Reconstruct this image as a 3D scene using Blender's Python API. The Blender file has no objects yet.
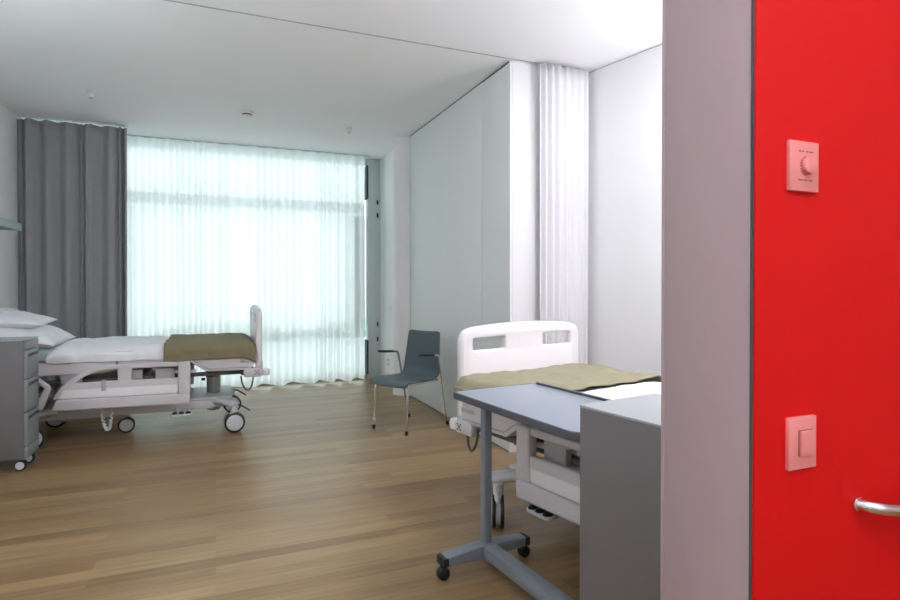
import bpy, bmesh, math, random
from mathutils import Vector, Matrix, noise
random.seed(7)
S = bpy.context.scene
COL = S.collection
R = math.radians
PI = math.pi
H_CEIL = 2.90

# ------------------------------------------------------------------ materials
def srgb(r, g, b):
    f = lambda c: (c/255/12.92 if c/255 <= .04045 else ((c/255+.055)/1.055)**2.4)
    return (f(r), f(g), f(b), 1)

def mat(name, col, rough=.5, metal=0., noise_amt=.04, scale=30., bump=0., bump_scale=200., spec=.5, stretch=(1, 1, 1), trans=0.):
    m = bpy.data.materials.new(name); m.use_nodes = True
    nt = m.node_tree; b = nt.nodes['Principled BSDF']
    b.inputs['Roughness'].default_value = rough
    b.inputs['Metallic'].default_value = metal
    b.inputs['Specular IOR Level'].default_value = spec
    tc = nt.nodes.new('ShaderNodeTexCoord'); mp = nt.nodes.new('ShaderNodeMapping')
    mp.inputs['Scale'].default_value = stretch
    nt.links.new(tc.outputs['Object'], mp.inputs['Vector'])
    n = nt.nodes.new('ShaderNodeTexNoise'); n.inputs['Scale'].default_value = scale; n.inputs['Detail'].default_value = 4
    nt.links.new(mp.outputs['Vector'], n.inputs['Vector'])
    mx = nt.nodes.new('ShaderNodeMix'); mx.data_type = 'RGBA'
    lo = [c*(1-noise_amt) for c in col[:3]]+[1]; hi = [min(1, c*(1+noise_amt)) for c in col[:3]]+[1]
    mx.inputs['A'].default_value = lo; mx.inputs['B'].default_value = hi
    nt.links.new(n.outputs['Fac'], mx.inputs['Factor'])
    nt.links.new(mx.outputs['Result'], b.inputs['Base Color'])
    if bump:
        n2 = nt.nodes.new('ShaderNodeTexNoise'); n2.inputs['Scale'].default_value = bump_scale; n2.inputs['Detail'].default_value = 3
        nt.links.new(mp.outputs['Vector'], n2.inputs['Vector'])
        bp = nt.nodes.new('ShaderNodeBump'); bp.inputs['Strength'].default_value = bump; bp.inputs['Distance'].default_value = .004
        nt.links.new(n2.outputs['Fac'], bp.inputs['Height']); nt.links.new(bp.outputs['Normal'], b.inputs['Normal'])
    if trans:
        tr = nt.nodes.new('ShaderNodeBsdfTranslucent'); tr.inputs['Color'].default_value = col
        ms = nt.nodes.new('ShaderNodeMixShader'); ms.inputs['Fac'].default_value = trans
        nt.links.new(b.outputs[0], ms.inputs[1]); nt.links.new(tr.outputs[0], ms.inputs[2])
        nt.links.new(ms.outputs[0], nt.nodes['Material Output'].inputs['Surface'])
    return m

M = {}
M['wall'] = mat('white_wall_paint', (.87, .875, .885, 1), .75, noise_amt=.015, scale=3, bump=.05, bump_scale=300)
M['panel'] = mat('grey_white_panel', (.80, .83, .845, 1), .55, noise_amt=.01, scale=3)
M['ceil'] = mat('ceiling_paint', (.87, .875, .885, 1), .85, noise_amt=.012, scale=2)
M['jamb'] = mat('jamb_paint_red_bounce', (.40, .31, .33, 1), .6, noise_amt=.03, scale=8, bump=.05)  # mauve cast is bounce from the red wall, put into the colour
M['red'] = mat('red_lacquer', (.66, .007, .007, 1), .55, noise_amt=.03, scale=60, bump=.05, bump_scale=400, spec=.2)
M['pink'] = mat('white_plastic_red_bounce', (.82, .29, .27, 1), .4, noise_amt=.01)  # white plates; the pink is red bounce light put into their colour
M['pinkdark'] = mat('plate_print_and_gap_dark', (.30, .12, .11, 1), .5)  # dark tone of printed marks and rocker gap, tinted like the plates
M['chrome'] = mat('chrome', (.80, .80, .80, 1), .12, 1., noise_amt=.01)
M['steel'] = mat('brushed_steel', (.55, .56, .57, 1), .3, 1., noise_amt=.05, stretch=(1, 1, 20))
M['bedwhite'] = mat('bed_plastic_lilac_white', (.62, .60, .62, 1), .45, noise_amt=.015)
M['boardwhite'] = mat('board_plastic_white', (.84, .82, .84, 1), .4, noise_amt=.01)
M['bedgrey'] = mat('bed_plastic_grey', (.42, .43, .43, 1), .45, noise_amt=.02)
M['bedsilver'] = mat('bed_column_metal', (.46, .49, .49, 1), .35, .4, noise_amt=.03)
M['bedbase'] = mat('bed_base_painted_steel', (.60, .61, .62, 1), .4, noise_amt=.02)
M['mech'] = mat('dark_mechanism', (.10, .11, .10, 1), .5, noise_amt=.2, scale=15)
M['black'] = mat('black_rubber', (.015, .016, .018, 1), .5, noise_amt=.1)
M['disc'] = mat('castor_disc', (.60, .62, .64, 1), .35, noise_amt=.02)
M['linen'] = mat('white_linen', (.83, .84, .86, 1), .9, noise_amt=.02, bump=.25, bump_scale=60)
M['blanket'] = mat('olive_wool_blanket', (.24, .205, .125, 1), .95, noise_amt=.16, scale=90, bump=.5, bump_scale=260)
M['blanketpale'] = mat('pale_olive_wool_blanket', (.30, .272, .178, 1), .95, noise_amt=.16, scale=90, bump=.5, bump_scale=260)
M['mattress'] = mat('blue_grey_mattress_cover', (.42, .50, .53, 1), .6, noise_amt=.03)
M['cab'] = mat('grey_laminate', (.16, .155, .16, 1), .45, noise_amt=.02)
M['cabfront'] = mat('grey_green_laminate', (.24, .265, .27, 1), .45, noise_amt=.02)
M['cabtop'] = mat('pale_grey_laminate', (.40, .42, .44, 1), .35, noise_amt=.02)
M['gap'] = mat('shadow_gap_dark', (.06, .065, .07, 1), .7)
M['table'] = mat('blue_grey_laminate', (.26, .295, .345, 1), .35, noise_amt=.02)
M['tableedge'] = mat('dark_grey_edging', (.085, .09, .11, 1), .5, noise_amt=.02)
M['tablemetal'] = mat('blue_grey_painted_steel', (.25, .285, .325, 1), .35, .3, noise_amt=.02)
M['chair'] = mat('slate_blue_shell', (.088, .122, .136, 1), .5, noise_amt=.05)
M['greycurtain'] = mat('grey_curtain_fabric', (.34, .35, .362, 1), .95, noise_amt=.05, scale=200, bump=.1, bump_scale=500)
M['whitecurtain'] = mat('white_curtain_fabric', (.86, .86, .88, 1), .9, noise_amt=.02, trans=.12)
M['alu'] = mat('window_aluminium', (.55, .62, .62, 1), .5, .0, noise_amt=.02)
M['aluwhite'] = mat('window_infill_white', (.86, .88, .88, 1), .5, noise_amt=.02)
M['shelf'] = mat('pale_blue_grey_lacquer', (.52, .62, .65, 1), .4, noise_amt=.02)
M['whiteplastic'] = mat('white_plastic', (.80, .80, .80, 1), .4, noise_amt=.01)
M['greytrack'] = mat('grey_track_metal', (.40, .41, .43, 1), .6)
M['terrace'] = mat('pale_terrace_paving', (.80, .84, .82, 1), .9, noise_amt=.1, scale=6)
M['leaf'] = mat('hedge_leaves', (.22, .42, .25, 1), .7, noise_amt=.4, scale=12)

def floor_mat():
    m = bpy.data.materials.new('oak_planks'); m.use_nodes = True
    nt = m.node_tree; N = nt.nodes; L = nt.links; b = N['Principled BSDF']
    tc = N.new('ShaderNodeTexCoord')
    br = N.new('ShaderNodeTexBrick')
    br.inputs['Scale'].default_value = 1.0
    br.inputs['Brick Width'].default_value = 1.35
    br.inputs['Row Height'].default_value = .085
    br.inputs['Mortar Size'].default_value = .0012
    br.inputs['Mortar Smooth'].default_value = .3
    br.offset = .37; br.offset_frequency = 2; br.squash = 1.25; br.squash_frequency = 3
    br.inputs['Color1'].default_value = (0, 0, 0, 1); br.inputs['Color2'].default_value = (1, 1, 1, 1)
    br.inputs['Mortar'].default_value = (.3, .3, .3, 1)
    L.new(tc.outputs['Object'], br.inputs['Vector'])
    mp = N.new('ShaderNodeMapping'); mp.inputs['Scale'].default_value = (1.2, 22, 1)
    L.new(tc.outputs['Object'], mp.inputs['Vector'])
    # shift the grain from plank to plank
    va = N.new('ShaderNodeVectorMath'); va.operation = 'ADD'
    L.new(mp.outputs['Vector'], va.inputs[0])
    sc = N.new('ShaderNodeVectorMath'); sc.operation = 'SCALE'; sc.inputs['Scale'].default_value = 9
    L.new(br.outputs['Color'], sc.inputs[0]); L.new(sc.outputs['Vector'], va.inputs[1])
    n = N.new('ShaderNodeTexNoise'); n.inputs['Scale'].default_value = 1.6; n.inputs['Detail'].default_value = 7; n.inputs['Roughness'].default_value = .62
    L.new(va.outputs['Vector'], n.inputs['Vector'])
    r1 = N.new('ShaderNodeValToRGB')
    r1.color_ramp.elements[0].position = 0; r1.color_ramp.elements[0].color = (.228, .138, .062, 1)
    r1.color_ramp.elements[1].position = 1; r1.color_ramp.elements[1].color = (.365, .243, .120, 1)
    e = r1.color_ramp.elements.new(.5); e.color = (.292, .186, .088, 1)
    L.new(br.outputs['Color'], r1.inputs['Fac'])
    r2 = N.new('ShaderNodeValToRGB')
    r2.color_ramp.elements[0].position = .3; r2.color_ramp.elements[0].color = (.76, .73, .69, 1)
    r2.color_ramp.elements[1].position = .7; r2.color_ramp.elements[1].color = (1.12, 1.12, 1.12, 1)
    L.new(n.outputs['Fac'], r2.inputs['Fac'])
    mx = N.new('ShaderNodeMix'); mx.data_type = 'RGBA'; mx.blend_type = 'MULTIPLY'; mx.inputs['Factor'].default_value = 1
    L.new(r1.outputs['Color'], mx.inputs['A']); L.new(r2.outputs['Color'], mx.inputs['B'])
    L.new(mx.outputs['Result'], b.inputs['Base Color'])
    b.inputs['Roughness'].default_value = .34
    b.inputs['Specular IOR Level'].default_value = .45
    bp = N.new('ShaderNodeBump'); bp.inputs['Strength'].default_value = .12; bp.inputs['Distance'].default_value = .002
    L.new(n.outputs['Fac'], bp.inputs['Height']); L.new(bp.outputs['Normal'], b.inputs['Normal'])
    return m
M['floor'] = floor_mat()

def sheer_mat():
    m = bpy.data.materials.new('sheer_voile'); m.use_nodes = True
    nt = m.node_tree; N = nt.nodes; L = nt.links; N.remove(N['Principled BSDF'])
    out = N['Material Output']
    tp = N.new('ShaderNodeBsdfTransparent'); tp.inputs['Color'].default_value = (1, 1, 1, 1)
    tl = N.new('ShaderNodeBsdfTranslucent'); tl.inputs['Color'].default_value = (.95, .965, .965, 1)
    df = N.new('ShaderNodeBsdfDiffuse'); df.inputs['Color'].default_value = (.86, .88, .88, 1)
    m1 = N.new('ShaderNodeMixShader'); m1.inputs['Fac'].default_value = .16
    L.new(tl.outputs[0], m1.inputs[1]); L.new(df.outputs[0], m1.inputs[2])
    lw = N.new('ShaderNodeLayerWeight'); lw.inputs['Blend'].default_value = .42
    mr = N.new('ShaderNodeMapRange'); mr.inputs['To Min'].default_value = .91; mr.inputs['To Max'].default_value = .99
    L.new(lw.outputs['Facing'], mr.inputs['Value'])
    m2 = N.new('ShaderNodeMixShader')
    L.new(mr.outputs['Result'], m2.inputs['Fac'])
    L.new(tp.outputs[0], m2.inputs[1]); L.new(m1.outputs[0], m2.inputs[2])
    L.new(m2.outputs[0], out.inputs['Surface'])
    return m
M['sheer'] = sheer_mat()

def glass_mat():
    m = bpy.data.materials.new('window_glass'); m.use_nodes = True
    nt = m.node_tree; N = nt.nodes; L = nt.links; N.remove(N['Principled BSDF'])
    tp = N.new('ShaderNodeBsdfTransparent'); tp.inputs['Color'].default_value = (.965, .99, .985, 1)
    gl = N.new('ShaderNodeBsdfGlossy'); gl.inputs['Roughness'].default_value = .02
    fr = N.new('ShaderNodeFresnel'); fr.inputs['IOR'].default_value = 1.3
    ms = N.new('ShaderNodeMixShader')
    L.new(fr.outputs[0], ms.inputs['Fac']); L.new(tp.outputs[0], ms.inputs[1]); L.new(gl.outputs[0], ms.inputs[2])
    L.new(ms.outputs[0], N['Material Output'].inputs['Surface'])
    return m
M['glass'] = glass_mat()

# ------------------------------------------------------------------ mesh helpers
class MB:
    def __init__(s): s.bm = bmesh.new()
    def _merge(s, other, mtx=None):
        if mtx is not None: bmesh.ops.transform(other, matrix=mtx, verts=other.verts)
        me = bpy.data.meshes.new('tmp'); other.to_mesh(me); other.free()
        s.bm.from_mesh(me); bpy.data.meshes.remove(me)
    def box(s, lo, hi, b=0., seg=2, rot=None, piv=None):
        t = bmesh.new(); bmesh.ops.create_cube(t, size=1)
        c = [(lo[i]+hi[i])/2 for i in range(3)]; d = [abs(hi[i]-lo[i]) for i in range(3)]
        bmesh.ops.scale(t, vec=d, verts=t.verts)
        if b: bmesh.ops.bevel(t, geom=list(t.edges), offset=min(b, min(d)*.49), segments=seg, profile=.5, affect='EDGES')
        m = Matrix.Translation(c)
        if rot is not None:
            p = Vector(piv if piv else c)
            m = Matrix.Translation(p) @ rot.to_4x4() @ Matrix.Translation(-p) @ m
        s._merge(t, m); return s
    def cyl(s, p0, p1, r, r2=None, seg=24, b=0.):
        p0 = Vector(p0); p1 = Vector(p1); d = p1-p0
        t = bmesh.new()
        bmesh.ops.create_cone(t, cap_ends=True, segments=seg, radius1=r, radius2=r if r2 is None else r2, depth=d.length)
        if b:
            e = [e for e in t.edges if abs(e.verts[0].co.z-e.verts[1].co.z) < 1e-6]
            bmesh.ops.bevel(t, geom=e, offset=b, segments=2, profile=.5, affect='EDGES')
        q = Vector((0, 0, 1)).rotation_difference(d.normalized())
        s._merge(t, Matrix.Translation((p0+p1)/2) @ q.to_matrix().to_4x4()); return s
    def sph(s, c, r, sc=(1, 1, 1), seg=20):
        t = bmesh.new(); bmesh.ops.create_uvsphere(t, u_segments=seg, v_segments=seg//2, radius=r)
        bmesh.ops.scale(t, vec=sc, verts=t.verts)
        s._merge(t, Matrix.Translation(c)); return s
    def tube(s, pts, r, seg=12, closed=False, sy=1.):
        pts = [Vector(p) for p in pts]; n = len(pts); rings = []
        up = None
        for i, p in enumerate(pts):
            if closed: t = (pts[(i+1) % n]-pts[i-1]).normalized()
            else: t = (pts[min(i+1, n-1)]-pts[max(i-1, 0)]).normalized()
            if up is None:
                a = Vector((0, 0, 1)) if abs(t.z) < .9 else Vector((1, 0, 0))
                up = (a-t*a.dot(t)).normalized()
            else:
                up = (up-t*up.dot(t)).normalized()
            sd = t.cross(up)
            rings.append([s.bm.verts.new(p+up*math.cos(2*PI*k/seg)*r*sy+sd*math.sin(2*PI*k/seg)*r) for k in range(seg)])
        for i in range(n if closed else n-1):
            a = rings[i]; b = rings[(i+1) % n]
            for k in range(seg): s.bm.faces.new((a[k], a[(k+1) % seg], b[(k+1) % seg], b[k]))
        if not closed:
            s.bm.faces.new(rings[0]); s.bm.faces.new(rings[-1][::-1])
        return s
    def plate(s, outer, holes, t, bevel, mtx):
        """a flat plate with holes, thickness t, drawn in u,v and placed by mtx (u,v,w)->xyz"""
        cu = bpy.data.curves.new('tmp', 'CURVE'); cu.dimensions = '2D'; cu.fill_mode = 'BOTH'
        cu.extrude = max(t/2-bevel, 1e-4); cu.bevel_depth = bevel; cu.bevel_resolution = 2; cu.offset = -bevel
        for poly in [outer]+list(holes):
            sp = cu.splines.new('POLY'); sp.points.add(len(poly)-1); sp.use_cyclic_u = True
            for q, p in zip(sp.points, poly): q.co = (p[0], p[1], 0, 1)
        ob = bpy.data.objects.new('tmp', cu); COL.objects.link(ob)
        dg = bpy.context.evaluated_depsgraph_get(); dg.update()
        me = bpy.data.meshes.new_from_object(ob.evaluated_get(dg))
        bpy.data.objects.remove(ob); bpy.data.curves.remove(cu)
        t_ = bmesh.new(); t_.from_mesh(me); bpy.data.meshes.remove(me)
        bmesh.ops.remove_doubles(t_, verts=t_.verts, dist=1e-5)
        s._merge(t_, mtx); return s
    def grid(s, f, nu, nv, cu=False):
        vs = [[s.bm.verts.new(f(i/nu, j/nv)) for j in range(nv+1)] for i in range(nu+1)]
        for i in range(nu):
            for j in range(nv):
                s.bm.faces.new((vs[i][j], vs[i+1][j], vs[i+1][j+1], vs[i][j+1]))
        return s
    def build(s, name, m, parent=None, smooth=True, angle=40):
        bmesh.ops.recalc_face_normals(s.bm, faces=s.bm.faces)
        me = bpy.data.meshes.new(name)
        for f in s.bm.faces: f.smooth = smooth
        if smooth:
            for e in s.bm.edges:
                if len(e.link_faces) == 2 and e.calc_face_angle(0) > R(angle): e.smooth = False
        s.bm.to_mesh(me); s.bm.free()
        me.materials.append(m)
        o = bpy.data.objects.new(name, me); COL.objects.link(o)
        if parent is not None: o.parent = parent
        return o

def rounded(poly, r, seg=6):
    """polygon with rounded corners; r one radius or one per corner"""
    n = len(poly); out = []
    for i in range(n):
        p = Vector(poly[i]).to_2d(); a = Vector(poly[i-1]).to_2d(); b = Vector(poly[(i+1) % n]).to_2d()
        rr = r[i] if isinstance(r, (list, tuple)) else r
        da = (a-p); db = (b-p); rr = min(rr, da.length*.49, db.length*.49)
        if rr < 1e-5: out.append((p.x, p.y)); continue
        s0 = p+da.normalized()*rr; s1 = p+db.normalized()*rr
        for k in range(seg+1):
            t = k/seg; q = s0*(1-t)**2+p*2*t*(1-t)+s1*t*t
            out.append((q.x, q.y))
    return out

def smoothpath(pts, n=8):
    """Catmull-Rom through the points"""
    P = [Vector(p) for p in pts]; P = [P[0]*2-P[1]]+P+[P[-1]*2-P[-2]]; out = []
    for i in range(1, len(P)-2):
        for k in range(n):
            t = k/n
            out.append(.5*((2*P[i])+(P[i+1]-P[i-1])*t+(2*P[i-1]-5*P[i]+4*P[i+1]-P[i+2])*t*t+(3*P[i]-P[i-1]-3*P[i+1]+P[i+2])*t**3))
    out.append(P[-2]); return out

def XZ(y): return Matrix(((1, 0, 0, 0), (0, 0, 1, y), (0, 1, 0, 0), (0, 0, 0, 1)))     # u->x v->z w->y
def YZ(x): return Matrix(((0, 0, 1, x), (1, 0, 0, 0), (0, 1, 0, 0), (0, 0, 0, 1)))     # u->y v->z w->x
def XY(z): return Matrix.Translation((0, 0, z))

def tag(o, label, cat, group=None):
    o['label'] = label; o['category'] = cat
    if group: o['group'] = group
    return o
def thing(name, label, cat, loc=(0, 0, 0), rz=0., group=None):
    o = bpy.data.objects.new(name, None); COL.objects.link(o); o.empty_display_size = .1
    o.location = loc; o.rotation_euler = (0, 0, rz)
    return tag(o, label, cat, group)
def struct(name, mb, m, parent=None, smooth=True):
    o = mb.build(name, m, parent, smooth)
    if parent is None: o['kind'] = 'structure'
    return o

# ------------------------------------------------------------------ room shell
XL, XC, YW = -1.80, 2.014, 7.50          # left wall, partition face, window wall
YR0, YR1, XR = .672, .870, .8075          # red wall front and back, its left end
struct('floor', MB().box((-2.0, -2.2, -.12), (4.2, 7.52, 0)), M['floor'])
struct('ceiling', MB().box((-2.0, -2.2, H_CEIL), (4.2, 7.7, 3.05)), M['ceil'])
struct('wall_left', MB().box((-2.0, -2.2, 0), (XL, 7.7, H_CEIL)), M['wall'])
struct('wall_rear', MB().box((XL, -2.2, 0), (4.2, -2.0, H_CEIL)), M['wall'])
struct('wall_corridor_end', MB().box((3.9, -2.0, 0), (4.2, YR0, H_CEIL)), M['wall'])
# partition: tall flush panels, a narrow one at the front corner
wp = struct('wall_partition', MB().box((XC+.02, 3.735, 0), (4.2, 6.06, H_CEIL)).box((XC+.02, 6.06, 0), (4.2, 7.7, H_CEIL)), M['wall'], smooth=False)
MB().box((XC, 3.748, .008), (XC+.02, 4.202, 2.886), .002).build('narrow_panel', M['panel'], wp)
MB().box((XC, 4.208, .008), (XC+.02, 6.06, 2.890), .002).build('wide_panel', M['panel'], wp)
MB().box((XC+.004, 3.748, 2.887), (XC+.021, 6.06, H_CEIL)).build('shadow_gap', M['gap'], wp)
MB().box((XC-.002, 3.722, 0), (XC+.016, 3.745, 2.89), .002).build('corner_strip', M['wall'], wp)
MB().box((XC+.018, 3.722, 0), (2.80, 3.735, 2.885), .002).build('end_panel', M['wall'], wp)
# angled right wall from the partition corner towards the camera side
wr = MB()
a0 = Vector((2.688, 3.735)); dr = Vector((.2165, -.976))
a1 = a0+dr*3.0
f = [(a0.x, a0.y), (a1.x, a1.y), (4.2, a1.y), (4.2, a0.y)]
t = bmesh.new(); vv = [t.verts.new((x, y, 0)) for x, y in f]; fc = t.faces.new(vv)
ex = bmesh.ops.extrude_face_region(t, geom=[fc]); bmesh.ops.translate(t, vec=(0, 0, 2.892), verts=[v for v in ex['geom'] if isinstance(v, bmesh.types.BMVert)])
wr._merge(t)
w_right = struct('wall_right', wr, M['wall'], smooth=False)
g = MB(); q0 = a0+Vector((.012, 0)); q1 = a1+Vector((.012, 0))
t = bmesh.new(); vv = [t.verts.new((x, y, 2.892)) for x, y in ((q0.x, q0.y), (q1.x, q1.y), (4.1, q1.y), (4.1, q0.y))]; fc = t.faces.new(vv)
ex = bmesh.ops.extrude_face_region(t, geom=[fc]); bmesh.ops.translate(t, vec=(0, 0, .008), verts=[v for v in ex['geom'] if isinstance(v, bmesh.types.BMVert)])
g._merge(t); g.build('shadow_gap', M['greytrack'], w_right, False)
# round column flush with the partition
cm = MB()
def colf(u, v):
    a = -PI/2 - u*PI*1.0
    return (2.034+.165*math.cos(a) if True else 0, 6.215+.155*math.sin(a), v*H_CEIL)
cm.grid(lambda u, v: (2.036+.170*math.cos(PI*1.5-u*PI), 6.215+.155*math.sin(PI*1.5-u*PI), v*H_CEIL), 24, 1)
struct('column', cm, M['wall'])
# red wall and its end face, red bounce put into the end face colour
wf = struct('wall_front', MB().box((XR, YR0, 0), (3.9, YR1, H_CEIL), .002), M['jamb'])
MB().box((XR+.002, YR0-.007, .0), (3.9, YR0, H_CEIL), .0015).build('red_facing', M['red'], wf)
MB().box((XR-.001, YR0-.003, 0), (XR+.003, YR0+.001, H_CEIL)).build('edge_trim', M['gap'], wf)
MB().box((XR-.002, YR1-.005, 0), (XR+.002, YR1+.002, H_CEIL), .001).build('edge_trim', M['jamb'], wf)

# ------------------------------------------------------------------ window
win = MB()
W0, W1 = XL, XC+.02
win.box((W0, 7.40, 0), (W0+.06, 7.50, H_CEIL), .003)
win.box((1.865, 7.36, 0), (W1, 7.50, H_CEIL), .003)
win.box((W0, 7.42, 2.83), (W1, 7.50, H_CEIL), .003)
win.box((W0, 7.42, 0), (W1, 7.50, .05), .003)
w1 = struct('window_1', win, M['alu'])
MB().box((W0+.06, 7.45, 2.19), (1.84, 7.50, 2.32), .004).build('transom', M['aluwhite'], w1)
MB().box((W0+.06, 7.45, .57), (1.84, 7.50, .66), .004).build('lower_rail', M['aluwhite'], w1)
MB().box((1.65, 7.44, .69), (1.845, 7.50, 2.15), .004).build('side_panel', M['aluwhite'], w1)
MB().box((-.905, 7.43, .05), (-.86, 7.50, 2.15), .004).build('mullion', M['alu'], w1)
for z0, z1 in ((2.37, 2.81), (.06, .51)):
    MB().box((1.842, 7.352, z0), (1.867, 7.47, z1)).build('vent_gap', M['gap'], w1)
for x in (-.57, -.33, -.07, .19, .445, .703, .959, 1.222, 1.479):
    MB().box((x-.022, 7.30, .56), (x+.022, 7.45, .70), .004).build('rail_block', M['bedgrey'], w1)  # short grey upright blocks along the lower rail
for z in (2.33, 2.16, .72, .52):
    MB().cyl((1.992, 7.352, z-.028), (1.992, 7.352, z+.028), .011, b=.004).build('hinge', M['black'], w1)
    MB().cyl((W0+.03, 7.385, z-.03), (W0+.03, 7.385, z+.03), .014, b=.004).build('hinge', M['black'], w1)
for x0, x1, z0, z1 in ((W0+.06, 1.84, 2.34, 2.83), (W0+.06, -.905, .69, 2.15), (-.86, 1.65, .69, 2.15), (W0+.06, 1.84, .05, .53)):
    MB().box((x0, 7.462, z0), (x1, 7.470, z1)).build('glass_pane', M['glass'], w1)
# outdoors
struct('terrace', MB().box((-14, 7.52, -.30), (16, 40, -.02)), M['terrace'])
def bush(name, c, r, sc, label, seed):
    mb = MB(); t = bmesh.new(); bmesh.ops.create_icosphere(t, subdivisions=5, radius=1)
    for v in t.verts:
        d = v.co.normalized()
        k = 1+.22*noise.noise(d*2.2+Vector((seed, 0, 0)))+.16*noise.noise(d*7+Vector((0, seed, 0)))+.10*noise.noise(d*19)
        v.co = Vector((d.x*sc[0], d.y*sc[1], d.z*sc[2]))*r*k
    mb._merge(t, Matrix.Translation(c))
    o = mb.build(name, M['leaf']); return tag(o, label, 'shrub', 'shrubs beyond the terrace')
bush('shrub', (.1, 13.5, .10), .8, (1.7, .8, .34), 'low green shrub outdoors behind the sheer curtain beside the footboard', 5)
bush('shrub', (3.6, 14.0, .10), .8, (1.5, .8, .34), 'low green shrub outdoors behind the right end of the sheer curtain', 9)

# ------------------------------------------------------------------ curtains and tracks
def curtain(name, x0, x1, y, z0, z1, wave, m, thick=.0, top=None, bot=None, nu=400, nv=24):
    mb = MB()
    def fn(u, v):
        x = x0+(x1-x0)*u
        off, xo = wave(u, v)
        zt = z1-(top(u) if top else 0); zb = z0+(bot(u) if bot else 0)
        return (x+xo, y+off, zb+(zt-zb)*v)
    mb.grid(fn, nu, nv)
    o = mb.build(name, m)
    for p in o.data.polygons: p.use_smooth = True
    return o
def phase_table(n, dens, seed):
    rnd = random.Random(seed); t = 0; out = []
    for i in range(n+1):
        out.append(t); t += dens(i/n)*(1+.15*(rnd.random()-.5))
    return out
# sheer
ph_s = phase_table(60, lambda u: 2*PI*18/60*(1+.25*math.sin(9*u)+.2*math.sin(23*u+1)), 3)
def pht(tab, u):
    k = min(u*(len(tab)-1), len(tab)-1.0001); i = int(k); return tab[i]+(tab[i+1]-tab[i])*(k-i)
def sheer_wave(u, v):
    p = pht(ph_s, u); am = .046*(.75+.35*noise.noise(Vector((u*14, 0, 0))))*(.55+.45*min(1, (1-v)*6+.15))
    drift = .35*noise.noise(Vector((u*6, v*1.2, 3)))
    return am*math.sin(p+drift), .008*math.cos(p*.5)
sh = curtain('sheer_curtain', -1.00, 1.795, 7.20, .012, 2.886, sheer_wave, M['sheer'], bot=lambda u: .018+.018*math.sin(pht(ph_s, u)*.5), nu=700, nv=26)
tag(sh, 'white sheer floor-length curtain glowing with daylight across the wide window', 'curtain', 'window curtains')
hd = MB(); hd.grid(lambda u, v: (-1.0+2.795*u, 7.195+sheer_wave(u, 1)[0]*1.02-.006, 2.81+.076*v), 500, 2)
o = hd.build('heading_tape', M['sheer'], sh)
# grey blackout curtain
def grey_wave(u, v):
    x = u*.92
    o = 0
    # broad soft folds with tight bunches at fixed places
    o += .030*math.sin(2*PI*x/.165+.6+.8*math.sin(5*x)+.5*(1-v)*math.sin(3*x))
    for c, w, n_, a in ((.045, .05, 2.0, .026), (.535, .045, 2.0, .024), (.870, .050, 2.2, .030)):
        lean = .04*(1-v)*(1 if c > .5 and c < .8 else .3)
        e = math.exp(-((x-c-lean*.5)/w)**2)
        o += a*e*math.sin(2*PI*(x-c)/(w*2/n_)*.9)
    o += .012*noise.noise(Vector((x*9, v*1.5, 7)))*(1.2-v)
    return o, .010*(1-v)*math.sin(6*x)
gc = curtain('blackout_curtain', -1.798, -.845, 6.80, .02, 2.884, grey_wave, M['greycurtain'], top=lambda u: .002+.008*abs(math.sin(u*PI*7.5)), nu=420, nv=30)
sol = gc.modifiers.new('cloth thickness', 'SOLIDIFY'); sol.thickness = .004; sol.offset = 0
tag(gc, 'dark grey floor-length curtain drawn aside in the left window corner', 'curtain', 'window curtains')
for k in range(9):
    x = -1.77+.90*k/8
    MB().box((x-.006, 6.794, 2.868), (x+.006, 6.806, 2.892), .002).build('glider', M['whiteplastic'], gc)
# divider curtain
def div_wave(u, v):
    sp = 2*PI*7*u+.8*math.sin(7*u)+.5*noise.noise(Vector((u*5, v*1.3, 1)))
    return (.012+.007*math.sin(5*u+1))*math.sin(sp), .004*math.cos(sp*.5)*(1-v)
dc = curtain('divider_curtain', 2.218, 2.650, 3.640, .06, 2.878, div_wave, M['whitecurtain'], nu=360, nv=24)
sol = dc.modifiers.new('cloth thickness', 'SOLIDIFY'); sol.thickness = .003; sol.offset = 0
tag(dc, 'white opaque curtain bunched against the corner behind the right bed', 'curtain')
def track(name, lo, hi, label, m=M['greytrack']):
    return tag(MB().box(lo, hi, .002).build(name, m), label, 'curtain track')
track('curtain_track', (XL, 3.694, 2.8955), (2.66, 3.706, H_CEIL), 'thin dark curtain track crossing the ceiling to the bunched white curtain')
tk = track('curtain_track', (-1.0, 7.188, 2.888), (1.862, 7.212, H_CEIL), 'long pale curtain track carrying the sheer window curtain', M['alu'])
tk = track('curtain_track', (XL+.01, 6.79, 2.892), (-.83, 6.81, H_CEIL), 'short curtain track above the dark grey curtain', M['alu'])

# ------------------------------------------------------------------ hospital bed
def castor(parent, x, y, fwd, r=.083, ang=0., braked=True):
    rot = Matrix.Rotation(ang, 3, 'Z')
    def tr(p): v = rot @ Vector(p); return (v.x+x, v.y+y, v.z)
    tyre = MB()
    for s in (-1, 1): tyre.cyl(tr((0, s*.012, r)), tr((0, s*.030, r)), r, b=.006, seg=28)
    o = tyre.build('castor', M['black'], parent)
    MB().cyl(tr((0, -.034, r)), tr((0, .034, r)), r*.80, b=.004, seg=28).build('wheel_disc', M['disc'], o)
    fk = MB().tube([tr(p) for p in smoothpath([(-.005, 0, r*2+.045), (-.012, 0, r*2+.012), (-.03, 0, r*1.7), (0, 0, r)], 5)], .022, sy=.7)
    fk.cyl(tr((0, 0, r*2+.005)), tr((0, 0, r*2+.06)), .026)
    fk.build('fork', M['bedbase'], o)
    if braked:
        sy = 1 if y > 0 else -1
        MB().tube([(x+fwd*.02, y-sy*.03, .225), (x+fwd*.055, y-sy*.03, .215), (x+fwd*.125, y-sy*.03, .165)], .013, sy=.6).build('brake_pedal', M['black'], o)
    return o

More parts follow.
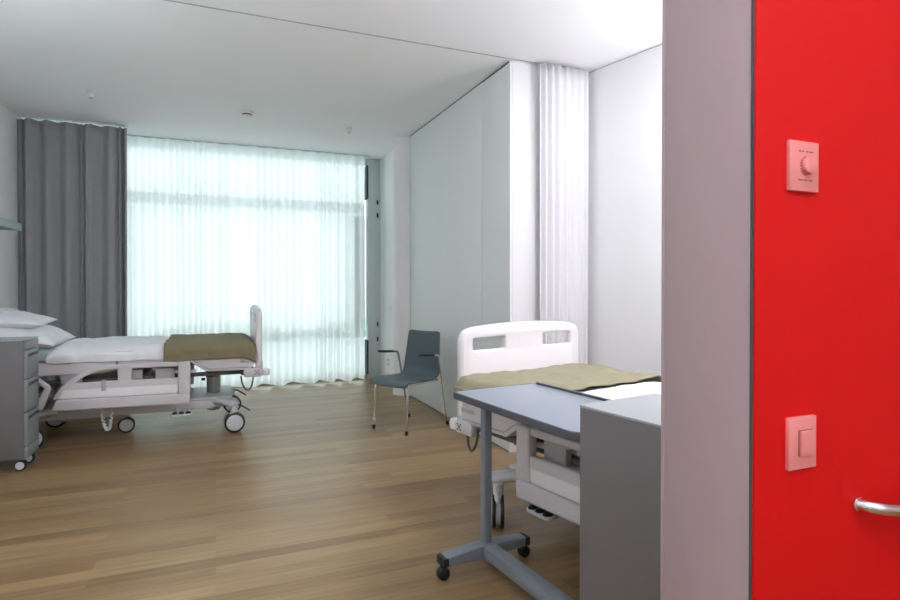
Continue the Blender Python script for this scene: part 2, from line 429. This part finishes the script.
def board(x, z0, h_top, mtxm):
    """foot or head board outline in (y, z)"""
    out = []
    pts = [(-.445, z0), (-.448, h_top-.12), (-.443, h_top-.055), (-.415, h_top-.026), (-.32, h_top-.013), (-.15, h_top-.003), (0, h_top),
           (.15, h_top-.003), (.32, h_top-.013), (.415, h_top-.026), (.443, h_top-.055), (.448, h_top-.12), (.445, z0)]
    return pts

def make_bed(label, loc, rz, dz, angs, fx):
    b = thing('hospital_bed', label, 'bed', loc, rz, 'hospital beds')
    P = b
    # base on castors
    bs = MB()
    for s in (-1, 1):
        bs.box((-.66, s*.235-.035, .185), (.66, s*.235+.035, .262), .012)
    for x in (-.56, .64):
        bs.box((x-.09, -.26, .19), (x+.09, .26, .268), .015)
    for sx, x in ((1, .66), (-1, -.50)):
        for s in (-1, 1):
            bs.tube(smoothpath([(x-.04*sx, s*.20, .245), (x+.06*sx, s*.30, .250), (x+.13*sx, s*.375, .235), (x+.15*sx, s*.40, .215)], 5), .042, seg=14, sy=.75)
    bs.build('base_frame', M['bedbase'], P)
    for lo_, hi_ in (((.20, -.28, .262), (.80, .28, .285)), ((-.64, -.26, .262), (-.36, .26, .282))):
        MB().box(lo_, hi_, .010).build('base_cover', M['disc'], P)
    for (x, y, fw), a in zip(((.815, -.40, 1), (fx, .40, 1), (-.62, -.37, -1), (-.62, .37, -1)), angs):
        castor(P, x, y, fw, .083, a)
    castor(P, -.03, -.06, 1, .064, .1, False)
    for x in (.65, -.50):
        c = MB().cyl((x, 0, .125), (x, 0, .265), .054, b=.006).cyl((x, 0, .265), (x, 0, .425), .058, b=.006)
        o = c.build('lift_column', M['bedsilver'], P)
        MB().cyl((x, 0, .42), (x, 0, .535+dz), .045).build('inner_tube', M['bedsilver'], o)
        MB().cyl((x-.10, 0, .40), (x-.07, 0, .40), .012).build('stop_bolt', M['black'], o)
    # three-pedal height control on both long sides
    for s in (-1, 1):
        pl = MB().plate(rounded([(.325, s*.35), (.490, s*.35), (.490, s*.445), (.325, s*.445)], .045), [], .016, .006, XY(.184))
        pl.tube([(.36, s*.25, .205), (.36, s*.37, .188)], .012).tube([(.46, s*.25, .205), (.46, s*.37, .188)], .012)
        o = pl.build('pedal_plate', M['disc'], P)
        for k in range(3):
            MB().sph((.357+.050*k, s*.408, .195), .022, (.95, 1.35, .6)).build('pedal', M['black'], o)
    # sleeping deck
    fr = MB()
    for s in (-1, 1): fr.box((-.90, s*.37-.025, .485+dz), (.99, s*.37+.025, .515+dz), .006)
    for x in (-.86, -.35, .1, .62, .95): fr.box((x-.03, -.37, .47+dz), (x+.03, .37, .51+dz), .005)
    fr.build('deck_frame', M['mech'], P)
    for x0, x1 in ((-.42, -.28), (.05, .13), (.22, .36)):
        for s in (-1, 1):
            MB().box((x0, s*.415-.02, .485+dz), (x1, s*.415+.02, .575+dz), .008).build('actuator', M['bedgrey'], P)
    for s in (-1, 1):
        MB().tube(smoothpath([(.20, s*.42, .575+dz), (.30, s*.42, .545+dz), (.40, s*.42, .535+dz), (.52, s*.42, .535+dz)], 5), .014).build('link_bar', M['bedwhite'], P)
    MB().plate(rounded([(-.92, .560), (-.12, .560), (-.05, .585), (-.05, .655), (-.92, .655)], .012), [], .90, .008, XZ(0) @ XY(0)).build('backrest_section', M['bedwhite'], P).location.z = dz
    MB().plate(rounded([(-.04, .600), (.46, .600), (.46, .650), (-.04, .650)], .012), [], .90, .008, XZ(0)).build('seat_section', M['bedwhite'], P).location.z = dz
    fo = MB().plate(rounded([(.47, .650), (.47, .618), (.60, .530), (.93, .530), (.975, .575), (.975, .650)], .012), [], .92, .008, XZ(0)).build('foot_section', M['bedwhite'], P)
    fo.location.z = dz
    for s in (-1, 1):
        g_ = MB().tube([(.50, s*.4605, .628), (.615, s*.4605, .552), (.93, s*.4605, .552)], .004, seg=6)
        g_.build('groove', M['bedgrey'], fo)
        MB().box((.86, s*.459-.006, .590), (.975, s*.459+.006, .612), .003).build('corner_clip', M['bedgrey'], fo)
    # big side rails (foot half) and head side rails
    for s in (-1, 1):
        y = s*.474
        outer = [(-.462, .385), (-.435, .435), (-.40, .482), (-.35, .530), (-.29, .572), (-.22, .602), (-.14, .620), (-.04, .627), (.44, .627), (.44, .385)]
        h1 = rounded([(-.315, .500), (-.265, .540), (-.20, .570), (-.12, .588), (-.035, .592), (-.035, .503)], .012)
        h2 = rounded([(.062, .590), (.40, .590), (.40, .500), (.062, .500)], .014)
        o = MB().plate(outer, [h1, h2], .036, .008, XZ(y)).build('side_rail', M['bedwhite'], P); o.location.z = dz
        MB().plate(rounded([(-.468, .300), (.472, .285), (.478, .372), (-.435, .384)], .016), [], .060, .012, XZ(y+s*.002)).build('rail_skirt', M['bedwhite'], o)
        MB().plate(rounded([(-.425, .388), (.385, .376), (.385, .446), (-.39, .452)], .01), [], .012, .004, XZ(y+s*.016)).build('rail_band', M['boardwhite'], o)
        MB().plate(rounded([(.388, .372), (.478, .370), (.478, .627), (.388, .627)], .014), [], .055, .010, XZ(y)).build('rail_post', M['bedwhite'], o)
        MB().box((-.145, y+s*.012-.012, .430), (-.110, y+s*.012+.016, .512), .006).build('release_lever', M['bedgrey'], o)
        o = MB().plate(rounded([(-.90, .60), (-.60, .60), (-.464, .480), (-.520, .312), (-.90, .312)], .03),
                       [rounded([(-.86, .556), (-.61, .556), (-.508, .474), (-.545, .40), (-.86, .40)], .012)], .036, .009, XZ(y)).build('head_side_rail', M['bedwhite'], P)
        o.location.z = dz
        MB().tube([(-.72, s*.44, .34), (-.62, s*.42, .40), (-.50, s*.40, .50)], .016).build('rail_arm', M['mech'], o)
        MB().tube([(.02, s*.43, .45), (.02, s*.45, .36), (.02, s*.40, .47)], .014).build('rail_arm', M['mech'], o)
    # boards
    for nm, x in (('footboard', 1.010), ('headboard', -.915)):
        ht = 1.045; pts = board(x, .56, ht, None)
        outer = [p for p in pts]
        holes = [rounded([(a, ht-.135), (a, ht-.062), (a+.23, ht-.062+(.004 if a < 0 else -.004)), (a+.23, ht-.135)], .012) for a in (-.375, .145)]
        bd = MB().plate(outer, holes, .052, .012, YZ(x)).build(nm, M['boardwhite'], P); bd.location.z = dz
        inner = [(x, p[0]*.965, p[1]-.012 if p[1] > .8 else p[1]) for p in pts]
        MB().tube(smoothpath(inner, 5), .027, seg=12).build('rim', M['boardwhite'], bd)
        for s in (-1, 1):
            MB().box((x-.03, s*.425-.025, .47), (x+.03, s*.425+.025, .60), .010).build('board_post', M['bedwhite'], bd)
    for sx, x0, x1 in ((1, .885, 1.035), (-1, -.935, -.80)):
        for s in (-1, 1):
            o = MB().box((x0, s*.435-.032, .465), (x1, s*.435+.032, .540), .016).build('corner_block', M['bedwhite'], P); o.location.z = dz
            xe = x1 if sx > 0 else x0
            MB().cyl((xe+sx*.030, s*.440, .475), (xe+sx*.030, s*.440, .530), .032, b=.008).build('bumper_roller', M['boardwhite'], o)
            xm = (x0+x1)/2+.03*sx; yy = s*.468
            mk = MB()
            for a in (-1, 1):
                mk.box((xm-.020, yy-.0012, .5012), (xm+.020, yy+.0012, .5038), 0, rot=Matrix.Rotation(a*PI/4, 3, 'Y'))
                for e in (-1, 1):
                    mk.box((xm+e*.0155-.0035, yy-.0012, .5025+a*e*-.0155-.0035), (xm+e*.0155+.0035, yy+.0012, .5025+a*e*-.0155+.0035))
            mk.build('cross_mark', M['black'], o)
    # dark cord loops at the foot, pale coiled cord under the rail
    for s in (-1, 1):
        c = MB().tube(smoothpath([(.865, s*.43, .475), (.875, s*.435, .41), (.90, s*.437, .365), (.925, s*.437, .356), (.95, s*.435, .39), (.965, s*.43, .475)], 6), .007, seg=8)
        c.build('cord_loop', M['mech'], P)
        pts = []
        path = smoothpath([(-.16, s*.42, .31), (-.145, s*.425, .20), (-.125, s*.427, .125), (-.105, s*.427, .118), (-.09, s*.425, .18), (-.085, s*.42, .31)], 14)
        for i, p in enumerate(path):
            pts.append(p+Vector((.010*math.cos(i*1.5), .006*math.sin(i*1.5), 0)))
        MB().tube(pts, .007, seg=6).build('control_cord', M['disc'], P)
    return b

BED1 = (-.665, 5.54, 0); A1 = 0.
A2 = R(101.3); e2 = Vector((math.cos(A2), math.sin(A2))); n2 = Vector((-math.sin(A2), math.cos(A2)))
BED2 = (1.9127+n2.x*.035, 1.9721+n2.y*.035, 0)
make_bed('white hospital bed with olive blanket in front of the window, footboard seen edge on', BED1, A1, 0., (.0, .1, .25, -.2), .815)
make_bed('white hospital bed behind the overbed table, broad white footboard facing the camera', BED2, A2, -.03, (.5, R(-38), .2, -.3), .735)

# ------------------------------------------------------------------ bedding
def place(o, bed):
    if bed == 1: o.location = BED1; o.rotation_euler = (0, 0, A1)
    else: o.location = BED2; o.rotation_euler = (0, 0, A2)
def mattress(bed, dz, label):
    mb = MB().box((-.87, -.425, .657+dz), (.955, .425, .755+dz), .03, seg=4)
    o = mb.build('mattress', M['mattress']); place(o, bed); return tag(o, label, 'mattress', 'bed mattresses')
mattress(1, 0, 'blue-grey mattress under the duvet of the bed by the window')
mattress(2, -.03, 'blue-grey mattress of the bed behind the overbed table')

def drape(name, m, x0, x1, ytop, hang, ztop, zbot, thick, seed, bed, puff=0., amp=.006, rnd=.05, foot_drop=0., tilt=0.):
    """closed cloth: an arch over the mattress, both long sides hanging"""
    mb = MB(); nu, nv = 90, 110
    # cross profile in (y, z) by arc length, hanging side to hanging side
    prof = []
    n = 60
    segs = [(-ytop-.012, zbot), (-ytop-.016, zbot+(ztop-zbot)*.5), (-ytop-.006, ztop-rnd), (-ytop+rnd*.35, ztop-rnd*.30), (-ytop+rnd*1.3, ztop), (-ytop*.4, ztop+puff*.8), (0, ztop+puff),
            (ytop*.4, ztop+puff*.8), (ytop-rnd*1.3, ztop), (ytop-rnd*.35, ztop-rnd*.30), (ytop+.006, ztop-rnd), (ytop+.016, zbot+(ztop-zbot)*.5), (ytop+.012, zbot)]
    pp = smoothpath([(a, b, 0) for a, b in segs], 10)
    L = [0]
    for i in range(1, len(pp)): L.append(L[-1]+(pp[i]-pp[i-1]).length)
    def at(v):
        d = v*L[-1]; i = 1
        while i < len(L)-1 and L[i] < d: i += 1
        k = (d-L[i-1])/max(1e-6, L[i]-L[i-1]); return pp[i-1].lerp(pp[i], k)
    def fn(u, v):
        p = at(v); x = x0+(x1-x0)*u
        w = noise.noise(Vector((x*5.0, p.x*4.0+p.y*3, seed)))*amp*1.5+noise.noise(Vector((x*13, p.x*11+p.y*9, seed+5)))*amp*.8+abs(noise.noise(Vector((x*8+p.x*6, p.x*4-x*3, seed+9))))*amp*1.2
        y = p.x; z = p.y+w
        if p.y < ztop-rnd*.6: y += w*(1 if p.x > 0 else -1)*1.2; z = p.y+w*.5+.008*noise.noise(Vector((x*6, seed, 1)))
        e = max(0, (u-.86)/.14)
        z -= foot_drop*e*e
        # soft rounded ends
        if puff:
            for q in (u/.10, (1-u)/.10):
                if q < 1:
                    k = math.sqrt(max(0, 1-(1-q)**2))
                    z = zbot+.02+(z-zbot-.02)*(.25+.75*k)
        x += tilt*p.x+.012*noise.noise(Vector((p.x*5, p.y*5, seed+2)))*(1 if (u < .02 or u > .98) else .5)
        return (x, y, z)
    mb.grid(fn, nu, nv)
    o = mb.build(name, m)
    for p in o.data.polygons: p.use_smooth = True
    sl = o.modifiers.new('cloth thickness', 'SOLIDIFY'); sl.thickness = thick; sl.offset = -1 if False else 0
    place(o, bed); return o
tag(drape('duvet', M['linen'], -.50, .32, .440, 0, .755, .648, .018, 2., 1, puff=.022, amp=.008), 'white duvet folded across the middle of the bed by the window', 'duvet', 'white duvets')
tag(drape('blanket', M['blanket'], .285, .982, .456, 0, .770, .630, .008, 4., 1, amp=.0055, foot_drop=.05, rnd=.04), 'olive wool blanket folded over the foot of the bed by the window', 'blanket', 'olive blankets')
tag(drape('duvet', M['linen'], -.50, .42, .435, 0, .722, .630, .012, 12., 2, puff=.006, amp=.006), 'white bedding spread below the olive blanket on the nearer bed', 'duvet', 'white duvets')
tag(drape('blanket', M['blanketpale'], .375, .980, .485, 0, .744, .640, .007, 23., 2, amp=.010, foot_drop=.0), 'pale olive blanket spread across the foot of the nearer bed', 'blanket', 'olive blankets')

def pillow(label, loc, half, thick, rot, seed):
    mb = MB(); n = 44
    hx, hy = half
    def fn(sg):
        def g(u, v):
            a = 2*u-1; b = 2*v-1
            x = hx*a*(1-.07*(1-abs(b))**0 * (1-b*b)*0)-0
            # edges bow inwards between the corners
            x = hx*a*(1-.10*(1-b*b)*abs(a)**3); y = hy*b*(1-.08*(1-a*a)*abs(b)**3)
            t = max(0, (1-abs(a)**2.6))*max(0, (1-abs(b)**2.6))
            z = sg*thick*.5*t**.55
            z += thick*.10*noise.noise(Vector((a*2.2, b*2.2, seed)))*t+thick*.05*noise.noise(Vector((a*6, b*5, seed+3)))*t**.3
            return (x, y, z)
        return g
    mb.grid(fn(1), n, n); mb.grid(fn(-1), n, n)
    bmesh.ops.remove_doubles(mb.bm, verts=mb.bm.verts, dist=1e-4)
    o = mb.build('pillow', M['linen'])
    for p in o.data.polygons: p.use_smooth = True
    o.location = loc; o.rotation_euler = rot
    return tag(o, label, 'pillow', 'white pillows')
pillow('white pillow lying lowest at the head of the window bed', (BED1[0]-.750, 5.47, .848), (.30, .39), .19, (0, R(12), 0), 1.)
pillow('plump white pillow on top of the other at the head of the window bed', (BED1[0]-.86, 5.50, .962), (.29, .37), .13, (0, R(4), R(4)), 4.)

# ------------------------------------------------------------------ bedside cabinets
def cabinet(label, loc, rz, hy):
    c = thing('bedside_cabinet', label, 'cabinet', loc, rz, 'bedside cabinets')
    hx = .228
    body = MB().box((-hx, -hy, .085), (hx-.02, hy, .872), .003); body.build('carcass', M['cab'], c)
    MB().box((-hx-.001, -hy-.001, .872), (hx, hy+.001, .880), .002).build('top', M['cabtop'], c)
    for z0, z1 in ((.815, .870), (.618, .810), (.395, .613), (.170, .390), (.088, .165)):
        d = MB().box((hx-.019, -hy+.002, z0), (hx, hy-.002, z1-.003), .002).build('drawer', M['cabfront'], c)
        if z1-z0 > .1:
            MB().box((hx-.003, -hy+.03, z1-.050), (hx+.0012, hy-.004, z1-.028), .003, rot=Matrix.Rotation(0, 3, 'X')).build('grip_slot', M['gap'], d)
    for sx in (-1, 1):
        for sy in (-1, 1):
            x = sx*(hx-.05); y = sy*(hy-.045)
            o = MB().cyl((x, y-.022, .036), (x, y+.022, .036), .036, b=.005).build('castor', M['black'], c)
            MB().cyl((x, y-.025, .036), (x, y+.025, .036), .026, b=.003).build('hub', M['disc'], o)
            MB().box((x-.02, y-.012, .05), (x+.02, y+.012, .088), .005).build('fork', M['bedgrey'], o)
    return c
cabinet('grey bedside cabinet on castors at the left edge, beside the window bed', (-1.160-.228, 4.715, 0), 0, .135)
cabinet('tall grey bedside cabinet beside the red wall end, in front of the overbed table', (1.243, 1.266, 0), R(-90+9.5), .175)

# ------------------------------------------------------------------ overbed table
tb = thing('overbed_table', 'blue-grey overbed table on a castor base beside the nearer bed', 'table', (.965, 2.295, 0), R(6.5))
TW, TL = .435, .80
outl = rounded([(0, 0), (TW, 0), (TW, -TL), (0, -TL)], [.025, .02, .05, .06], 6)
top = MB().plate(outl, [], .026, .003, XY(.766)).build('table_top', M['table'], tb)
def offs(pl, d):
    cx, cy = TW/2, -TL/2
    return [((x-cx)*(1+d/(TW/2))+cx, (y-cy)*(1+d/(TL/2))+cy) for x, y in pl]
ring = MB().plate(offs(outl, .008), [offs(outl, -.0005)], .030, .004, XY(.765)).build('edging', M['tableedge'], top)
MB().box((TW-.004, -TL+.10, .779), (TW+.010, -.02, .789), .003).build('raised_lip', M['tableedge'], top)
px0, py0 = .133, -.052
MB().box((px0-.019, py0-.020, .10), (px0+.019, py0+.020, .752), .006).box((px0-.05, py0-.05, .740), (px0+.05, py0+.03, .753), .003).build('post', M['tablemetal'], tb)
MB().box((px0-.032, -TL+.06, .10), (px0+.032, -TL+.10, .752), .006).build('post', M['tablemetal'], tb)
for yy in (py0, -TL+.08):
    def bar():
        m_ = MB()
        m_.plate(rounded([(-.095, .062), (px0-.04, .055), (px0+.04, .055), (.350, .062), (.350, .096), (px0+.04, .112), (px0-.04, .112), (-.095, .096)], .006), [], .062, .004, XZ(yy))
        return m_
    fb = bar().build('foot_bar', M['tablemetal'], tb)
    for xx in (-.083, .338):
        MB().box((xx-.014, yy-.0325, .061), (xx+.014, yy+.0325, .0975), .004).build('end_cap', M['black'], fb)
        o = MB().cyl((xx, yy-.018, .026), (xx, yy+.018, .026), .026, b=.005).box((xx-.010, yy-.008, .03), (xx+.010, yy+.008, .072), .003).build('castor', M['black'], tb)
MB().box((px0-.033, -TL+.10, .058), (px0+.033, py0-.03, .110), .005).build('base_beam', M['tablemetal'], tb)

# ------------------------------------------------------------------ visitor chair
ch = thing('visitor_chair', 'slate blue shell armchair with chrome legs standing beside the white partition', 'chair', (1.575, 4.765, 0), R(-60))
def shell(u, v):
    # v 0 front lip -> 1 top of back
    path = SH; k = v*(len(path)-1); i = min(int(k), len(path)-2); p = path[i].lerp(path[i+1], k-i)
    a = 2*u-1
    hw = p.x
    # rounded top corners
    x = hw*a
    dip = .016*(1-a*a)*(1 if v > .55 else .5)
    y, z = p.y, p.z
    if v > .5: y += dip
    else: z -= dip*.7
    if v > .93: z -= (v-.93)/.07*.014*max(0, abs(a)-.82)/.18+.008*(1-a*a)*(v-.93)/.07
    if v < .06: z -= .0
    return (x, y, z)
SH = smoothpath([(.198, -.272, .392), (.210, -.258, .418), (.213, -.220, .434), (.215, -.12, .436), (.213, .0, .428), (.212, .09, .426), (.212, .135, .440), (.210, .165, .478), (.206, .174, .54), (.198, .182, .62), (.188, .192, .72), (.180, .205, .832)], 6)
sm = MB().grid(shell, 22, 66).build('seat_shell', M['chair'], ch)
for p in sm.data.polygons: p.use_smooth = True
sl = sm.modifiers.new('shell thickness', 'SOLIDIFY'); sl.thickness = .013; sl.offset = 0
for s in (-1, 1):
    o = MB().tube(smoothpath([(s*.190, -.245, .010), (s*.188, -.238, .20), (s*.184, -.225, .385)], 6)+smoothpath([(s*.184, -.218, .402), (s*.184, -.19, .409), (s*.184, .12, .404)], 5), .0105).build('leg', M['chrome'], ch)
    MB().cyl((s*.190, -.246, 0), (s*.190, -.2445, .035), .013, b=.003).build('tip', M['black'], o)
    o = MB().tube([(s*.228, .255, .010), (s*.234, .185, .33), (s*.240, .120, .605)]+smoothpath([(s*.241, .110, .626), (s*.241, .085, .634), (s*.241, -.11, .650)], 5), .0105).build('leg', M['chrome'], ch)
    MB().cyl((s*.228, .257, 0), (s*.229, .249, .035), .013, b=.003).build('tip', M['black'], o)
    MB().box((s*.241-.018, -.135, .638), (s*.241+.018, .045, .656), .009, seg=3, rot=Matrix.Rotation(R(-4.6), 3, 'X')).build('armrest', M['black'], ch)
    MB().tube([(s*.236, .175, .385), (s*.20, .165, .405), (s*.12, .12, .408)], .010).build('strut', M['chrome'], ch)
MB().tube([(-.184, .06, .402), (.184, .06, .402)], .010).tube([(-.184, -.17, .404), (.184, -.17, .404)], .010).build('cross_bar', M['chrome'], ch)

# ------------------------------------------------------------------ small fittings
sd = thing('smoke_detector', 'round white smoke detector on the middle of the ceiling', 'smoke detector', (.29, 5.81, H_CEIL))
MB().cyl((0, 0, -.022), (0, 0, 0), .060, b=.004).build('base', M['whiteplastic'], sd)
MB().cyl((0, 0, -.034), (0, 0, -.022), .044).build('slot', M['gap'], sd)
MB().cyl((0, 0, -.050), (0, 0, -.034), .040, .052, b=.003).build('cover', M['whiteplastic'], sd)
def sprinkler(label, loc):
    s = thing('sprinkler_head', label, 'sprinkler', loc, 0, 'ceiling sprinklers')
    MB().cyl((0, 0, -.008), (0, 0, 0), .036, b=.002).build('rosette', M['whiteplastic'], s)
    MB().cyl((0, 0, -.030), (0, 0, -.008), .010).tube([(-.016, 0, -.008), (-.018, 0, -.03), (0, 0, -.048)], .004, 8).tube([(.016, 0, -.008), (.018, 0, -.03), (0, 0, -.048)], .004, 8).build('yoke', M['whiteplastic'], s)
    MB().cyl((0, 0, -.052), (0, 0, -.048), .020, .016, seg=16).build('deflector', M['steel'], s)
sprinkler('small sprinkler head on the ceiling in front of the dark grey curtain', (-.98, 5.72, H_CEIL))
sprinkler('small sprinkler head on the ceiling near the white column', (1.315, 6.0, H_CEIL))
ws = thing('wall_shelf', 'pale blue-grey shelf on the left wall above the bed head', 'shelf', (XL, 5.45, 1.755))
MB().box((0, -2.2, .018), (.205, .72, .036), .003).build('top', M['shelf'], ws)
MB().box((.187, -2.2, -.032), (.205, .72, .018), .003).box((0, -2.2, -.032), (.02, .72, .018), .002).build('fascia', M['shelf'], ws)
MB().box((.0, .702, -.032), (.187, .72, .018), .002).build('end_panel', M['shelf'], ws)
def plate_on_partition(name, label, cat, y, z, w, h, sockets):
    s = thing(name, label, cat, (XC+.0195, y, z))
    MB().box((-.008, -w/2, -h/2), (0, w/2, h/2), .003).build('face_plate', M['whiteplastic'], s)
    if sockets:
        for yy, zz in ((-.018, .028), (.018, .028), (-.018, -.028), (.018, -.028)):
            o = MB().cyl((-.010, yy, zz), (-.0075, yy, zz), .014, seg=18).build('outlet', M['bedgrey'], s)
            for dy, dz_ in ((-.006, 0), (.006, 0), (0, -.004)):
                MB().cyl((-.0108, yy+dy, zz+dz_), (-.0095, yy+dy, zz+dz_), .0024, seg=10).build('pin_hole', M['black'], o)
    else:
        MB().box((-.0105, -w*.32, -h*.32), (-.008, w*.32, h*.32), .001).build('rocker', M['whiteplastic'], s)
plate_on_partition('wall_socket', 'white wall socket low on the wall behind the chair', 'socket', 6.98, .26, .09, .11, True)
plate_on_partition('wall_switch', 'small white switch on the wall between window and column', 'switch', 6.89, .95, .07, .07, False)
YP = YR0-.007
dm = thing('dimmer_switch', 'white dimmer switch plate, red bounce painted in, round knob, upper plate on the red wall', 'switch', (.913, YP, 1.447), 0, 'switch plates on the red wall')
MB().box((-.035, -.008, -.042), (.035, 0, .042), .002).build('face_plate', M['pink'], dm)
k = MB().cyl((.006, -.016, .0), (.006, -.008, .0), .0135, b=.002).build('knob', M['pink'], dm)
kr = MB()
for i in range(9):
    a = PI*.62+i*PI*.76/8
    kr.box((.006+.0165*math.cos(a)-.0012, -.0088, .0165*math.sin(a)-.0012), (.006+.0165*math.cos(a)+.0012, -.0078, .0165*math.sin(a)+.0012))
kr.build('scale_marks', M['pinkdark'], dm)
tx = MB()
for x0, x1 in ((-.015, -.009), (-.006, -.003), (.003, .007), (.011, .020)): tx.box((x0, -.0085, .0235), (x1, -.0078, .0255))
ty = MB()
for x0, x1 in ((-.016, -.005), (-.003, .005), (.007, .018)): ty.box((x0, -.0085, -.0245), (x1, -.0078, -.0222))
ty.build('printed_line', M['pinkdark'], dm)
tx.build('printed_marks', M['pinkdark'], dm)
ls = thing('light_switch', 'white light switch plate, red bounce painted in, tall rocker, lower plate on the red wall', 'switch', (.9125, YP, .983), 0, 'switch plates on the red wall')
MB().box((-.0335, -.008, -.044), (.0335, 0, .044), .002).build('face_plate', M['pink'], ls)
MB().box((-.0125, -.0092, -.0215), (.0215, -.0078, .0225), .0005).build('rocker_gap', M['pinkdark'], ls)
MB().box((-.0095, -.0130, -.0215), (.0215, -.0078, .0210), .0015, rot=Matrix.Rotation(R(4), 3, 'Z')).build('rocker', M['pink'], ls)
hr = thing('handrail', 'curved chrome grab rail mounted on the red wall', 'handrail', (1.066, YP, .855))
MB().tube(smoothpath([(-.004, .0, .002), (.006, -.022, .001), (.032, -.036, -.002), (.09, -.050, -.004), (.25, -.070, -.006), (.55, -.075, -.006), (.90, -.070, -.006)], 8)+[Vector((.935, -.05, -.004)), Vector((.945, 0, 0))], .0112, seg=20).build('rail', M['chrome'], hr)
MB().cyl((-.004, -.007, .002), (-.004, 0, .002), .0125, b=.002).build('wall_flange', M['chrome'], hr)
MB().cyl((.945, -.007, 0), (.945, 0, 0), .0125, b=.002).build('wall_flange', M['chrome'], hr)

# ------------------------------------------------------------------ light
w = bpy.data.worlds.new('overcast sky'); S.world = w; w.use_nodes = True
nt = w.node_tree; bg = nt.nodes['Background']
tc = nt.nodes.new('ShaderNodeTexCoord'); sx = nt.nodes.new('ShaderNodeSeparateXYZ'); rp = nt.nodes.new('ShaderNodeValToRGB')
nt.links.new(tc.outputs['Generated'], sx.inputs[0]); nt.links.new(sx.outputs['Z'], rp.inputs['Fac']); nt.links.new(rp.outputs['Color'], bg.inputs['Color'])
rp.color_ramp.elements[0].position = 0; rp.color_ramp.elements[0].color = (.89, .965, .97, 1)
rp.color_ramp.elements[1].position = .8; rp.color_ramp.elements[1].color = (.78, .925, .95, 1)
bg.inputs['Strength'].default_value = 2.02
def area(name, loc, rot, sx_, sy_, power, col, portal=False):
    l = bpy.data.lights.new(name, 'AREA'); l.shape = 'RECTANGLE'; l.size = sx_; l.size_y = sy_; l.energy = power; l.color = col
    o = bpy.data.objects.new(name, l); COL.objects.link(o); o.location = loc; o.rotation_euler = rot
    if portal: l.cycles.is_portal = True
    return o
area('window_daylight_portal', ((W0+1.84)/2, 7.56, 1.45), (R(-90), 0, 0), 3.6, 2.8, 1, (1, 1, 1), True)
area('ceiling_lamp_over_bed', (2.15, 1.75, 2.885), (0, 0, 0), 0.5, 1.1, 29, (.93, .95, 1))
area('bedhead_uplight', (2.98, 1.75, 1.85), (R(180), 0, R(12)), 0.14, 1.2, 24, (.93, .95, 1))
area('added_ceiling_fill', (.2, -1.0, 2.0), (R(180), 0, 0), 2.0, .8, 54, (.91, .93, 1))  # added fill behind the camera to lift the ceiling, no actual fitting
area('corridor_lamp', (.15, -.35, 2.885), (0, 0, 0), .35, 1.2, 7, (.97, .95, 1))

area('added_cool_fill_left', (XL+.16, 2.75, 1.70), (R(180), 0, 0), .16, 1.6, 19, (.80, .96, 1))  # added cool fill out of view, brightens the window half, no actual fitting

# ------------------------------------------------------------------ camera
cam = bpy.data.cameras.new('camera'); co = bpy.data.objects.new('camera', cam); COL.objects.link(co)
cam.sensor_width = 36; cam.lens = 570/900*36; cam.shift_y = -11/900
cam.clip_start = .02
co.location = (0, 0, 1.25); co.rotation_euler = (R(90-.5), 0, R(-22.4))
S.camera = co
S.view_settings.view_transform = 'Standard'; S.view_settings.look = 'None'; S.view_settings.gamma = 1; S.view_settings.exposure = 0.46
S.view_settings.use_curve_mapping = False
S.cycles.use_denoising = True
S.cycles.max_bounces = 12; S.cycles.diffuse_bounces = 6; S.cycles.transparent_max_bounces = 12
